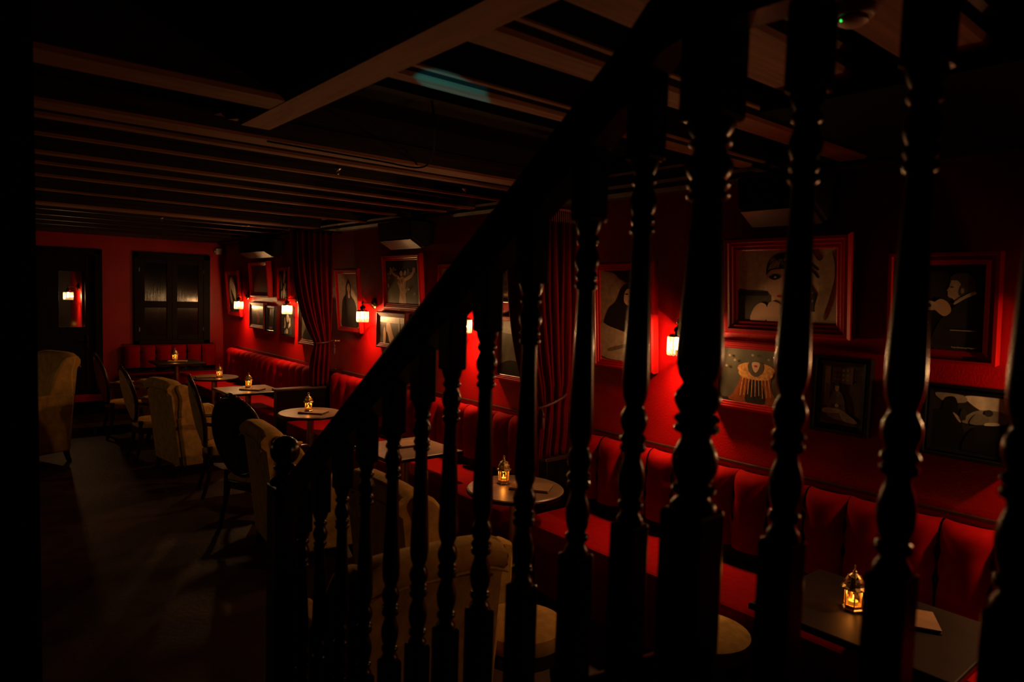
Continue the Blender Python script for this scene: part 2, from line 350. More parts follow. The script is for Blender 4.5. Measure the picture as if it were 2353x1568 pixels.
# bottom newel with ball finial
nw = empty('newel_post', (0, 0, 0)); nw.parent = bal
MB().box(-0.052, 0.052, -0.052, 0.052, 0, 1.205).build('newel_block', 'black_wood', nw, bevel=0.008)
f = MB().lathe([(0.054, 1.200), (0.058, 1.212), (0.050, 1.224), (0.030, 1.235), (0.028, 1.247), (0.036, 1.255), (0.044, 1.265), (0.036, 1.275), (0.028, 1.280)], 28)
f.build('newel_collar', 'black_wood', nw, smooth=True)
rows = []
for j in range(19):
    th = max(0.02, PI*j/18); rows.append([])
    for i in range(56):
        ph = 2*PI*i/56; r = 0.0555*(1-0.055*max(0, math.cos(14*ph))*math.sin(th)**0.5)
        rows[-1].append((r*math.sin(th)*math.cos(ph), r*math.sin(th)*math.sin(ph), 1.330-0.0565*math.cos(th)))
MB().grid(rows, wrap=True).build('ball_finial', 'black_wood', nw, smooth='all')
# handrail: sloping, ramped into the level part
path = [(0, 0.0), (0, 0.0)]
ys = [2.50, 2.2, 1.8, 1.4, 1.0, 0.86, 0.78, 0.70, 0.60, 0.4, 0.1, -0.5]
def zrail(Y):
    s_ = ztop(Y); L_ = 2.53
    return s_ if Y > 0.86 else (L_ if Y < 0.70 else s_+(L_-s_)*((0.86-Y)/0.16))
sec = [(-0.030, -0.130), (-0.036, -0.085), (-0.028, -0.070), (-0.040, -0.045), (-0.038, -0.015), (-0.020, 0.0), (0.020, 0.0), (0.038, -0.015), (0.040, -0.045), (0.028, -0.070), (0.036, -0.085), (0.030, -0.130)]
rows = [[(u, Y-2.53, zrail(Y)+v) for u, v in sec] for Y in ys]
h = MB().grid(rows, wrap=True); h.add(rows[0], [tuple(range(12))]); h.add(rows[-1], [tuple(range(12))]); h.build('handrail', 'black_wood', bal, smooth=True)
# closed string under the flight and the landing edge
sg = MB(); sg.prism([(2.49-2.53, 0.0), (2.49-2.53, zblk(2.49)-0.28), (0.72-2.53, zblk(0.72)-0.28), (0.72-2.53, 0.95), (2.0-2.53, 0.0)], -0.03, 0.03, 'x'); sg.build('stair_string', 'black_wood', bal)

# ================================================================ SCONCES
def make_sconce():
    """origin at wall face, local +x points away from the wall"""
    s = empty('wall_sconce')
    p = MB(); p.lathe([(0.058, 0.001), (0.060, 0.008), (0.050, 0.018), (0.030, 0.024), (0.016, 0.034), (0.012, 0.040)], 28, axis='x'); p.build('backplate', 'brass', s, smooth=True)
    a = MB(); a.tube([(0.03, 0, 0), (0.10, 0, 0), (0.135, 0, -0.004)], 0.007, 10); a.lathe([(0.012, -0.008), (0.014, 0.0), (0.009, 0.016), (0.004, 0.024)], 14, (0.135, 0, 0.0)); a.build('arm', 'brass', s, smooth=True)
    c = MB(); c.lathe([(0.007, -0.005), (0.010, -0.022), (0.026, -0.034), (0.030, -0.050), (0.022, -0.060), (0.022, -0.066), (0.052, -0.072), (0.054, -0.078), (0.050, -0.080)], 24, (0.135, 0, 0)); c.build('shade_cap', 'brass', s, smooth=True)
    sh = MB(); sh.lathe([(0.050, -0.080), (0.0625, -0.080), (0.0625, -0.085), (0.050, -0.085)], 32, (0.135, 0, 0)); shade = sh.build('crystal_shade', 'brass', s, smooth=True)
    n = 16; rod = None
    for i in range(n):
        a_ = 2*PI*(i+0.5)/n
        if rod is None:
            rm = MB(); rm.lathe([(0.002, -0.197), (0.007, -0.195), (0.0095, -0.189), (0.0100, -0.14), (0.0095, -0.091), (0.007, -0.084), (0.003, -0.081)], 8); rod = rm.build('crystal_rod', 'crystal', shade, smooth=True); o = rod
        else: o = rod.copy(); COL.objects.link(o); o.parent = shade
        o.location = (0.135+0.055*math.cos(a_), 0.055*math.sin(a_), 0); o.rotation_euler = (0, 0, a_)
    b = MB(); b.ball((0.135, 0, -0.138), (0.018, 0.018, 0.028), 8); b.lathe([(0.012, -0.108), (0.014, -0.08)], 12, (0.135, 0, 0)); b.build('bulb', 'bulb', s, smooth=True)
    l = bpy.data.lights.new('sconce_light', 'POINT'); l.energy = SCONCE_W; l.color = SCONCE_C; l.shadow_soft_size = 0.034
    lo = bpy.data.objects.new('sconce_light', l); COL.objects.link(lo); lo.parent = s; lo.location = (0.135, 0, -0.138)
    return s
SZ = 1.82
names = ['wall sconce with glowing crystal shade farthest along the red wall by the corner', 'glowing crystal wall sconce between pictures just before the tied far curtain',
         'glowing crystal wall sconce beside the portrait of a woman in black', 'glowing crystal wall sconce half hidden by the sloping handrail',
         'glowing crystal wall sconce half hidden behind the thick newel post', 'crystal wall sconce beyond the right edge beside the dark poster']
sc0 = make_sconce()
for i, Y in enumerate((10.33, 8.49, 6.46, 4.65, 2.48, 0.46)):
    o = sc0 if i == 0 else copy_tree(sc0)
    o.location = (WX, Y, SZ); o.rotation_euler = (0, 0, PI); tag(o, names[i], 'wall lamp', 'crystal wall sconces')
o = copy_tree(sc0); o.location = (1.56, 11.86, SZ+0.06); tag(o, 'glowing crystal sconce seen through the glass pane of the door', 'wall lamp', 'crystal wall sconces')

lp = empty('shaded_wall_lamp', (-1.598, 7.3, 1.62)); tag(lp, 'small wall lamp with an opaque cone shade on the dark left wall', 'wall lamp')
MB().lathe([(0.05, 0.0), (0.05, 0.012), (0.02, 0.02)], 20, axis='x').build('backplate', 'brass', lp, smooth=True)
MB().tube([(0.01, 0, 0), (0.10, 0, 0.04), (0.16, 0, 0.07)], 0.008, 8).build('arm', 'brass', lp, smooth=True)
sh_ = MB(); sh_.lathe([(0.02, 0.075), (0.03, 0.08), (0.10, 0.03), (0.102, 0.028), (0.098, 0.026), (0.028, 0.070)], 28, (0.16, 0, 0)); sh_.build('shade', 'black_matte', lp, smooth=True)
MB().ball((0.16, 0, 0.035), 0.014, 8).build('bulb', 'bulb', lp, smooth=True)
l_ = bpy.data.lights.new('lamp_light', 'POINT'); l_.energy = 22.0; l_.color = (1.0, 0.60, 0.27); l_.shadow_soft_size = 0.018
lo_ = bpy.data.objects.new('lamp_light', l_); COL.objects.link(lo_); lo_.parent = lp; lo_.location = (0.16, 0, 0.033)
tl = empty('indicator_lamp', (-1.598, 0.6, 1.36)); tag(tl, 'small teal indicator lamp on the dark stairwell wall', 'indicator lamp')
MB().box(0.0, 0.03, -0.06, 0.06, -0.04, 0.04).build('housing', 'black_matte', tl, bevel=0.004)
MB().lathe([(0.02, 0.03), (0.02, 0.036), (0.012, 0.04)], 16, axis='x').build('lens', 'teal', tl, smooth=True)
l_ = bpy.data.lights.new('indicator_light', 'SPOT'); l_.energy = 620.0; l_.color = (0.0, 0.62, 1.0); l_.spot_size = math.radians(2.8); l_.spot_blend = 0.12; l_.shadow_soft_size = 0.008
lo_ = bpy.data.objects.new('indicator_light', l_); COL.objects.link(lo_); lo_.parent = tl; lo_.location = (0.06, 0, 0)
lo_.rotation_euler = (Vector((1.36, 1.985, 2.65))-Vector((-1.538, 0.6, 1.36))).to_track_quat('-Z', 'Y').to_euler()

# ================================================================ PICTURES
ROT = Matrix(((0, 0, -1), (-1, 0, 0), (0, 1, 0)))      # local x -> -Y, y -> Z, z -> -X
def picture(Y, zc, w, h, fr, fmat, base, shapes, label, fw_=0.05, depth=0.045, tilt=0.0, name='framed_picture', kind='red', group='pictures on the red wall', w_tone=0.85):
    e = empty(name, (WX-0.003, Y, zc-h/2)); R = ROT.to_4x4() @ Matrix.Rotation(tilt, 4, 'X'); e.rotation_euler = R.to_euler()
    if tilt: e.location.x = WX-0.004-0.0
    tag(e, label, 'picture', group)
    prof = [(0, 0), (0, depth*0.85), (0.010, depth), (0.35*fw_, depth), (0.42*fw_, depth*0.88), (0.62*fw_, depth*0.86), (0.70*fw_, depth*0.76), (0.9*fw_, depth*0.74), (fw_, depth*0.66), (fw_, 0.004)]; zp = depth*0.62
    if kind == 'plain': prof = [(0, 0), (0, depth*0.9), (0.006, depth), (fw_*0.8, depth), (fw_, depth*0.8), (fw_, 0.004)]; zp = depth*0.72
    if kind == 'box': prof = [(0, 0), (0, depth), (0.014, depth), (0.017, depth*0.6), (0.6*fw_, depth*0.6), (0.62*fw_, depth*0.75), (fw_, depth*0.66), (fw_, 0.004)]; zp = depth*0.62
    rows = []
    for sx, sy_ in ((-1, 0), (1, 0), (1, 1), (-1, 1)):
        rows.append([(sx*(w/2-a), (a if sy_ == 0 else h-a), d) for a, d in prof])
    rows.append(rows[0])
    MB().grid(rows).build('frame', fmat, e)
    iw, ih = w-2*fw_, h-2*fw_
    mats = [base]; b = MB()
    b.add([(-iw/2-0.004, fw_-0.004, zp), (iw/2+0.004, fw_-0.004, zp), (iw/2+0.004, h-fw_+0.004, zp), (-iw/2-0.004, h-fw_+0.004, zp)], [(0, 1, 2, 3)], 0)
    for k, (mm, poly) in enumerate(shapes):
        if mm not in mats: mats.append(mm)
        z = zp+0.0004+0.00035*k
        pts = [(-iw/2+iw*min(1, max(0, x)), fw_+ih*min(1, max(0, y)), z) for x, y in poly]
        b.add(pts, [tuple(range(len(pts)))], mats.index(mm))
    b.build('print', mats, e)
    return e
def blob(*pts): return smooth_closed(list(pts))
def ell(cx, cy, rx, ry, n=20, a0=0): return [(cx+rx*math.cos(2*PI*i/n+a0), cy+ry*math.sin(2*PI*i/n+a0)) for i in range(n)]
def rect(x0, y0, x1, y1): return [(x0, y0), (x1, y0), (x1, y1), (x0, y1)]
def strokes(n, seed, t, x0, y0, x1, y1, wmin, wmax, hmin, hmax):
    rr = random.Random(seed); out = []
    for i in range(n):
        x = rr.uniform(x0, x1); y = rr.uniform(y0, y1); a = rr.uniform(wmin, wmax); b = rr.uniform(hmin, hmax); k = rr.uniform(-0.3, 0.3)*b
        out.append((tone(t*rr.uniform(0.6, 1.3)), blob((x-a, y-b), (x+a*0.6, y-b*0.8), (x+a+k, y+b*0.7), (x-a*0.4+k, y+b))))
    return out
D, Gd, Pl, Wh = tone(0.015), tone(0.05), tone(0.22), tone(0.34)
RD = mat('print_red', (0.3, 0.02, 0.015), 0.4); AM = mat('print_amber', (0.8, 0.36, 0.09), 0.4, noise=0.4, nscale=60); SKIN = mat('print_skin', (0.75, 0.46, 0.30), 0.4); LIP = mat('print_lip', (0.45, 0.03, 0.03), 0.4)
SEP = mat('print_sepia', (0.6, 0.34, 0.16), 0.4, noise=0.3, nscale=20); GRN = mat('print_greenish', (0.13, 0.115, 0.075), 0.33, noise=0.3, nscale=9); DK = mat('print_leather', (0.2, 0.17, 0.12), 0.3, noise=0.35, nscale=8)
# far bay
picture(10.82, 1.85, 0.57, 0.70, 0, 'red_gloss', D, [(Wh, ell(.45, .55, .33, .40)), (D, blob((.28, .62), (.45, .52), (.75, .25), (.95, .02), (.6, .04), (.40, .30))), (Gd, blob((.3, .3), (.45, .2), (.55, .05), (.35, .05)))], 'tall red framed print of a pale oval crossed by a black diagonal', 0.07, tilt=math.radians(4.5))
picture(9.67, 2.07, 0.73, 0.50, 0, 'red_gloss', M['rust'], [], 'blank rust brown panel in a deep red frame', 0.06, 0.07, tilt=math.radians(4.5))
picture(8.89, 2.00, 0.38, 0.46, 0, 'red_gloss', D, strokes(16, 3, 0.30, .1, .1, .9, .85, .03, .07, .08, .22), 'red framed abstract print of black and white vertical strokes', 0.045)
picture(8.27, 2.18, 0.48, 0.36, 0, 'black_frame', Gd, strokes(6, 9, 0.22, .2, .05, .8, .6, .06, .14, .08, .25), 'black framed dim photograph half covered by the far curtain', 0.03, 0.03, kind='plain')
picture(9.84, 1.55, 0.58, 0.38, 0, 'gold_frame', D, [(Wh, rect(0, .86, 1, 1)), (RD, blob((.42, .6), (.6, .62), (.72, .35), (.62, .08), (.45, .1), (.5, .35))), (D, blob((.15, .35), (.4, .3), (.5, .05), (.1, .05))), (RD, ell(.47, .68, .07, .09))], 'brown framed dark painting with a small red figure', 0.055, 0.05)
picture(9.35, 1.52, 0.34, 0.37, 0, 'black_frame', Gd, [(Pl, blob((.3, .05), (.75, .08), (.7, .16), (.35, .14))), (Wh, blob((.45, .70), (.6, .72), (.62, .95), (.45, .9))), (Gd, blob((.2, .2), (.6, .2), (.65, .6), (.3, .65)))], 'narrow black framed dark photograph with a pale band below', 0.035, 0.035, kind='plain')
picture(8.76, 1.52, 0.40, 0.40, 0, 'black_frame', D, [(Pl, ell(.55, .62, .14, .16))]+strokes(9, 21, 0.2, .2, .05, .8, .55, .03, .08, .05, .16), 'black framed dark photograph hanging under the lit sconce', 0.035, 0.03, kind='plain')
picture(7.99, 1.53, 0.67, 0.55, 0, 'gold_frame', DK, [(Wh, blob((0, .82), (1, .82), (1, 1), (0, 1))), (D, blob((.1, .0), (.95, .0), (.9, .35), (.5, .45), (.2, .3)))], 'carved reddish gilt framed grey leather panel beside the far curtain', 0.07, 0.06)  # white band along the top paints lamp light onto the panel
# middle bay
picture(6.95, 1.84, 0.55, 0.70, 0, 'red_gloss', tone(.30, .8), [(D, blob((.12, 0), (.95, 0), (.93, .35), (.85, .5), (.68, .60), (.70, .78), (.56, .88), (.42, .78), (.38, .62), (.2, .5), (.1, .2))), (SKIN, ell(.56, .74, .085, .085)), (D, blob((.47, .76), (.52, .88), (.60, .88), (.53, .80))), (SKIN, blob((.52, .56), (.62, .56), (.60, .68), (.54, .68))), (D, rect(.52, .755, .54, .765)), (D, rect(.58, .755, .60, .765)), (LIP, ell(.565, .70, .02, .008))], 'red framed portrait of a woman in black against a pale ground', 0.055, tilt=math.radians(4.5))
picture(5.82, 2.05, 0.72, 0.54, 0, 'red_gloss', GRN, [(D, rect(0, .72, 1, 1)), (SEP, blob((.40, .0), (.62, .0), (.60, .30), (.66, .52), (.56, .62), (.46, .60), (.38, .48), (.44, .28))), (SKIN, ell(.50, .70, .045, .065)), (SKIN, blob((.40, .56), (.20, .70), (.14, .82), (.18, .84), (.26, .72), (.44, .62))), (SKIN, blob((.60, .58), (.80, .68), (.90, .82), (.94, .80), (.84, .62), (.62, .52))), (D, blob((.44, .72), (.50, .80), (.57, .72), (.54, .78)))]+strokes(14, 5, 0.20, .08, .4, .95, .82, .015, .04, .02, .05)+strokes(5, 8, 0.2, .62, .2, .9, .35, .02, .05, .02, .05), 'red framed photograph of a dancer in white with raised arms', 0.06, 0.05, tilt=math.radians(4.5))
picture(6.02, 1.56, 0.58, 0.37, 0, 'gold_frame', Gd, [(Wh, blob((0, .80), (1, .80), (1, 1), (0, 1))), (SKIN, blob((.45, .02), (.68, .02), (.55, .35), (.45, .72), (.36, .92), (.30, .88), (.28, .45))), (SKIN, blob((.16, .02), (.24, .02), (.26, .35), (.20, .62), (.15, .4))), (SEP, blob((.78, .2), (.84, .2), (.82, .9), (.78, .9))), (D, blob((.28, .05), (.4, .05), (.32, .4), (.28, .4)))], 'reddish framed print of raised hands lit by the sconce', 0.05, 0.06)  # pale top band of the print is sconce light put into colour
picture(5.50, 1.60, 0.24, 0.26, 0, 'black_frame', Pl, [(D, blob((.2, .1), (.8, .1), (.6, .8), (.4, .7)))], 'tiny black framed picture peeping above the handrail', 0.03, 0.03, kind='plain')
picture(4.98, 2.00, 0.48, 0.44, 0, 'red_gloss', SEP, [(D, blob((.05, .0), (.5, .0), (.45, .45), (.3, .72), (.15, .68))), (SEP, blob((.5, .3), (.9, .35), (.85, .9), (.55, .8)))], 'red framed golden print mostly behind the handrail', 0.05)
picture(4.25, 2.04, 0.36, 0.30, 0, 'black_frame', SEP, [(Gd, rect(.02, .02, .98, .10))]+[(tone(.08), rect(.12+.16*i, .18+.26*j, .22+.16*i, .36+.26*j)) for i in range(5) for j in range(3)], 'black framed sepia photograph of a building facade', 0.03, 0.03, kind='plain')
picture(4.14, 1.53, 0.42, 0.52, 0, 'red_gloss', DK, [(tone(.20), blob((0, .80), (1, .78), (1, 1), (0, 1))), (D, blob((0, 0), (1, 0), (1, .2), (.5, .28), (0, .15)))], 'red framed grey leather panel beside the near curtain', 0.045, 0.06)
# near bay
picture(2.97, 1.84, 0.51, 0.71, 0, 'red_gloss', tone(.20, .68), [(D, blob((.1, 1), (1, 1), (1, .9), (.7, .86), (.45, .9), (.3, .97))), (tone(.008), blob((.12, .34), (.95, .32), (.9, .55), (.82, .80), (.66, .86), (.48, .82), (.34, .66), (.16, .56))), (SKIN, blob((.52, .66), (.62, .62), (.72, .68), (.72, .78), (.60, .80), (.53, .75))), (tone(.008), blob((.48, .62), (.53, .76), (.60, .81), (.50, .80), (.44, .7))), (tone(.02), rect(.55, .735, .61, .748)), (tone(.02), rect(.655, .735, .71, .748)), (LIP, ell(.635, .665, .03, .010)), (SKIN, blob((.60, .48), (.80, .44), (.82, .50), (.70, .62), (.64, .62))), (tone(.25, .72), blob((.0, .04), (1, .05), (1, .30), (.6, .32), (.2, .38), (.0, .40))), (tone(.10, .7), blob((.2, .14), (.7, .22), (1, .26), (1, .23), (.6, .17), (.2, .10)))], 'red framed print of a dark haired seated woman with hand at chin', 0.055, 0.06, tilt=math.radians(4.5))
picture(1.86, 2.05, 0.70, 0.53, 0, 'red_gloss', tone(.36, .78), [(Gd, blob((0, 0), (.38, 0), (.36, .28), (.34, .42), (.12, .44), (0, .42))), (D, rect(0, .36, .33, .42)), (SKIN, blob((.34, .40), (.56, .20), (.72, .25), (.66, .70), (.50, .92), (.36, .84), (.31, .62))), (tone(.012), blob((.31, .66), (.34, .86), (.48, .96), (.64, .88), (.72, .62), (.80, .42), (.86, .28), (.80, .16), (.70, .22), (.64, .46), (.60, .68), (.48, .74), (.36, .72))), (tone(.22), blob((.33, .74), (.38, .84), (.46, .86), (.44, .78), (.36, .74))), (tone(.012), blob((.34, .62), (.38, .66), (.44, .66), (.46, .62), (.40, .585))), (tone(.40), ell(.405, .625, .014, .012)), (tone(.012), blob((.52, .62), (.57, .66), (.62, .65), (.60, .60), (.55, .60))), (SKIN, blob((.14, 0), (.30, 0), (.32, .20), (.26, .26), (.18, .18))), (SKIN, blob((.32, 0), (.48, 0), (.46, .24), (.34, .26))), (tone(.30, .75), blob((.68, .9), (.76, .98), (.84, .84), (.95, .95), (.98, .6), (.86, .05), (.80, .2), (.84, .5), (.74, .62))), (tone(.012), blob((.70, .95), (.74, .82), (.82, .72), (.83, .74), (.76, .84), (.715, .96))), (tone(.012), blob((.73, .78), (.80, .70), (.84, .62), (.82, .62), (.78, .69))), (LIP, ell(.46, .36, .035, .02))]+strokes(26, 31, 0.20, .35, .75, .60, .90, .006, .016, .008, .022)+strokes(22, 33, 0.16, .66, .25, .80, .55, .004, .012, .008, .022), 'large red framed print of a veiled face with a jewelled hand', 0.075, 0.075, tilt=math.radians(6.0))
ROBE = mat('print_robe', (0.42, 0.10, 0.025), 0.4, noise=0.3, nscale=40)
picture(2.06, 1.54, 0.48, 0.39, 0, 'red_gloss', GRN, [(D, rect(0, 0, 1, .06)), (ROBE, blob((.22, .02), (.88, .02), (.84, .35), (.80, .55), (.42, .55), (.34, .35), (.26, .15))), (D, blob((.46, .02), (.76, .02), (.70, .42), (.60, .50), (.52, .42))), (AM, ell(.60, .64, .29, .13)), (AM, blob((.36, .60), (.84, .60), (.78, .46), (.42, .46))), (tone(.05), blob((.50, .765), (.70, .765), (.71, .60), (.60, .50), (.49, .60))), (SKIN, blob((.545, .765), (.655, .765), (.65, .66), (.60, .58), (.55, .66))), (LIP, ell(.60, .70, .028, .020))]+[(AM, [(.40+.05*i, .47), (.413+.05*i, .47), (.375+.06*i+.006, .12+.02*(i % 3)), (.375+.06*i-.006, .12+.02*(i % 3))]) for i in range(9)]+[(tone(.2), ell(x, y, .022, .024, 10)) for x, y in ((.18, .86), (.27, .78), (.14, .66), (.55, .90), (.80, .84))], 'red framed print of a figure in a golden jewelled collar', 0.045, 0.06)
picture(1.55, 1.50, 0.285, 0.39, 0, 'black_frame', tone(0.066), [(tone(0.198), rect(.06, .3, .20, .97)), (tone(0.132), rect(.25, .70, .78, .97))]+[(tone(0.198), rect(.29+.11*i, .74+.08*j, .35+.11*i, .78+.08*j)) for i in range(4) for j in range(3)]+[(tone(0.088), blob((.18, .14), (.62, .1), (.60, .42), (.48, .56), (.34, .56), (.22, .40))), (tone(0.264, .8), ell(.40, .62, .055, .06)), (tone(0.044), blob((.33, .66), (.40, .71), (.47, .66))), (tone(0.198), blob((.08, .18), (.5, .2), (.5, .26), (.1, .26))), (tone(0.176), blob((.5, .26), (.9, .12), (.92, .06), (.6, .08))), (tone(0.242), ell(.42, .32, .05, .03))], 'small black framed photograph of a seated man at a table', 0.045, 0.05, kind='box')
ps = picture(1.12, 1.96, 0.44, 0.49, 0, 'red_gloss', tone(.006), [(tone(.02), blob((.3, .5), (.6, .45), (.62, .85), (.35, .9))), (tone(.018), blob((.42, .0), (1, .0), (1, .5), (.9, .62), (.76, .60), (.62, .48), (.46, .3))), (tone(.05), blob((.60, .80), (.60, .86), (.68, .90), (.78, .90), (.87, .84), (.90, .74), (.86, .65), (.78, .62), (.70, .66), (.68, .76))), (tone(.30, .8), [(.61, .82), (.595, .79), (.585, .745), (.555, .70), (.575, .688), (.567, .672), (.574, .66), (.568, .645), (.585, .622), (.63, .61), (.66, .57), (.74, .60), (.745, .70), (.72, .78), (.68, .82)]), (tone(.06), blob((.70, .66), (.71, .74), (.76, .78), (.78, .68), (.75, .62))), (tone(.26, .8), ell(.742, .70, .020, .032, 12)), (tone(.02), rect(.60, .735, .64, .745)), (tone(.32), blob((.66, .54), (.80, .62), (.90, .66), (.88, .69), (.76, .64), (.66, .57))), (SKIN, blob((.38, .52), (.48, .60), (.58, .56), (.62, .46), (.54, .40), (.44, .46))), (tone(.36, .75), blob((.20, .52), (.34, .58), (.46, .54), (.42, .47), (.26, .48))), (tone(.015), blob((.30, .53), (.36, .55), (.38, .51), (.32, .50))), (tone(.15, .7), blob((0, .26), (.20, .26), (.34, .30), (.32, .345), (.0, .36))), (tone(.20), blob((.02, .38), (.16, .36), (.14, .42), (.02, .42))), (tone(.30), rect(.62, .235, .92, .243))], 'dark poster of a man in profile holding a paper in a deep red frame', 0.055, 0.06, kind='box', tilt=math.radians(5.0))
fc = bpy.data.curves.new('poster_caption', 'FONT'); fc.body = 'Serge Gainsbourg Philippe F.'; fc.size = 0.0085; fc.align_x = 'RIGHT'; fc.materials.append(tone(.40))
tmpo = bpy.data.objects.new('tmp', fc); COL.objects.link(tmpo); bpy.context.view_layer.update(); cme = bpy.data.meshes.new_from_object(tmpo.evaluated_get(bpy.context.evaluated_depsgraph_get())); bpy.data.objects.remove(tmpo)
fo = bpy.data.objects.new('poster_caption', cme); COL.objects.link(fo); fo.parent = ps; fo.location = (0.145, 0.068, 0.0445)
picture(0.99, 1.45, 0.365, 0.33, 0, 'black_frame', tone(.015), [(tone(.34, .82), blob((.45, .98), (.98, .98), (.98, .70), (.72, .72), (.52, .84))), (tone(.16, .82), blob((.02, .98), (.4, .98), (.44, .86), (.15, .84))), (tone(.13), blob((.42, .5), (.96, .55), (.96, .75), (.6, .74))), (tone(.006), blob((0, 0), (.48, 0), (.42, .45), (.36, .60), (.34, .82), (.28, .94), (.16, .90), (.12, .70), (.0, .62))), (tone(.20), blob((.28, .66), (.36, .6), (.40, .5), (.36, .52))), (tone(.02), blob((.38, .56), (.46, .56), (.45, .74), (.40, .74))), (tone(.10), blob((.52, .5), (.74, .52), (.76, .66), (.60, .68))), (tone(.02), ell(.76, .72, .055, .06)), (tone(.30), blob((.72, .5), (.90, .53), (.88, .57), (.74, .55))), (tone(.006), blob((.45, 0), (1, 0), (1, .45), (.6, .45)))], 'black framed photograph of a crowd seen past a dark silhouette', 0.04, 0.05, kind='box')

# ================================================================ LOUDSPEAKERS under the ceiling
def speaker(Y, w, label):
    s = empty('loudspeaker', (WX-0.02, Y, 2.38)); tag(s, label, 'loudspeaker', 'loudspeakers under the ceiling')
    # local: x toward the room = -X world
    prof = [(0.0, 0.22), (0.0, 0.02), (-0.10, -0.02), (-0.24, 0.06), (-0.26, 0.22)]
    MB().prism(prof, -w/2, w/2, 'y').build('cabinet', 'black_matte', s, bevel=0.012)
    MB().prism([(-0.112, -0.020), (-0.235, 0.051), (-0.241, 0.045), (-0.117, -0.026)], -w/2+0.02, w/2-0.02, 'y').build('grille', mat('speaker_grille', (0.03, 0.02, 0.013), 0.45, noise=0.3, nscale=200) if 'spg' not in M else M['spg'], s)
    b = MB(); b.box(-0.03, 0.02, -0.03, 0.03, 0.10, 0.23); b.build('bracket', 'steel', s)
    return s
speaker(9.45, 1.0, 'black wall loudspeaker above the blank rust panel')
speaker(5.62, 0.60, 'black wall loudspeaker above the dancer picture')
speaker(1.84, 0.42, 'black wall loudspeaker above the large veiled face print')

# ================================================================ BANQUETTES
def channel_mesh(w, zb, zt, seed):
    """one padded channel of a backrest; local x out of the wall, y along the wall, z up"""
    rr = random.Random(seed); rows = []
    H = zt-zb; steps = [(i/9*0.86, None) for i in range(10)]
    prof = [(0.188+0.010*math.sin(t*PI), zb+t*H) for t, _ in steps]
    for k in range(1, 7):
        a = k/6*PI*0.75; prof.append((0.112+0.078*math.cos(a)+0.0, zb+0.86*H+0.14*H*math.sin(min(a, PI/2))-(0 if a < PI/2 else 0.02*(a-PI/2))))
    prof.append((0.004, zb+0.93*H))
    for j, (d, z) in enumerate(prof):
        t = (z-zb)/H; pinch = 0.014*(math.exp(-((t-0.36)/0.07)**2)+math.exp(-((t-0.68)/0.07)**2))
        hw = w/2*(0.985)-pinch*(0.6+0.4*rr.random()); row = []
        for i in range(11):
            u = -1+2*i/10; e = (1-abs(u)**3.2)
            row.append((0.004+(d-0.004)*(0.74+0.26*e) if d > 0.01 else d, hw*u, z))
        rows.append(row)
    return MB().grid(rows)
CH = 0.2
def bench(name, label, length, base_loc, rz, group='red banquettes', ztop_=1.02, endcaps=(0, 0)):
    """origin: middle of the wall line at floor; local +x into the room, y along"""
    b = empty(name, base_loc, rz); tag(b, label, 'bench', group)
    L = length/2
    MB().box(0.0, 0.50, -L, L, 0.0, 0.38).build('base', 'velvet', b)
    st = MB(); st.box(0.12, 0.67, -L, L, 0.38, 0.515); st.build('seat_cushion', 'velvet', b, bevel=0.022)
    MB().box(0.0, 0.12, -L, L, 0.38, 0.64).build('back_plinth', 'black_matte', b)
    MB().box(0.0, 0.020, -L, L, ztop_+0.002, ztop_+0.020).build('top_rail', 'dark_wood', b, bevel=0.004)
    n = max(1, round(length/CH)); w = length/n; src = []
    for i in range(n):
        yy = -L+(i+0.5)*w
        if len(src) < 4:
            c = channel_mesh(w-(0.012 if len(src) in (1, 3) else 0.0), 0.60, ztop_, i).build('back_channel', 'velvet', b, smooth='all'); src.append(c)
        else:
            c = src[(i*7+i//3) % 4].copy(); COL.objects.link(c); c.parent = b
        c.location = (0, yy, 0)
    return b
bench('banquette', 'red velvet channelled banquette nearest, behind the turned balusters', 5.1, (WX, 0.73, 0), PI)
bench('banquette', 'red velvet channelled banquette in the middle between the two curtains', 3.72, (WX, 5.29, 0), PI)
bench('banquette', 'red velvet channelled banquette at the far end of the long wall', 3.48, (WX, 9.06, 0), PI)
bench('banquette', 'red velvet channelled banquette below the shuttered window', 1.3, (2.70, WY, FLOOR_B), -PI/2, ztop_=0.93)
# black dividers between the benches
def divider(Y, label, x0=-0.36):
    d = empty('bench_divider', (3.1, Y, 0)); tag(d, label, 'divider', 'black bench dividers')
    MB().prism([(x0, 0), (0.40, 0), (0.40, 0.86), (0.20, 0.86), (x0, 0.84)], -0.045, 0.045, 'y').build('panel', 'black_wood', d, bevel=0.006)
    MB().box(x0-0.02, 0.39, -0.055, 0.055, 0.84, 0.868).build('cap', 'dark_wood', d, bevel=0.006)
divider(7.22, 'black wooden divider at the foot of the far curtain'); divider(3.34, 'black wooden divider at the foot of the near curtain', 0.0)

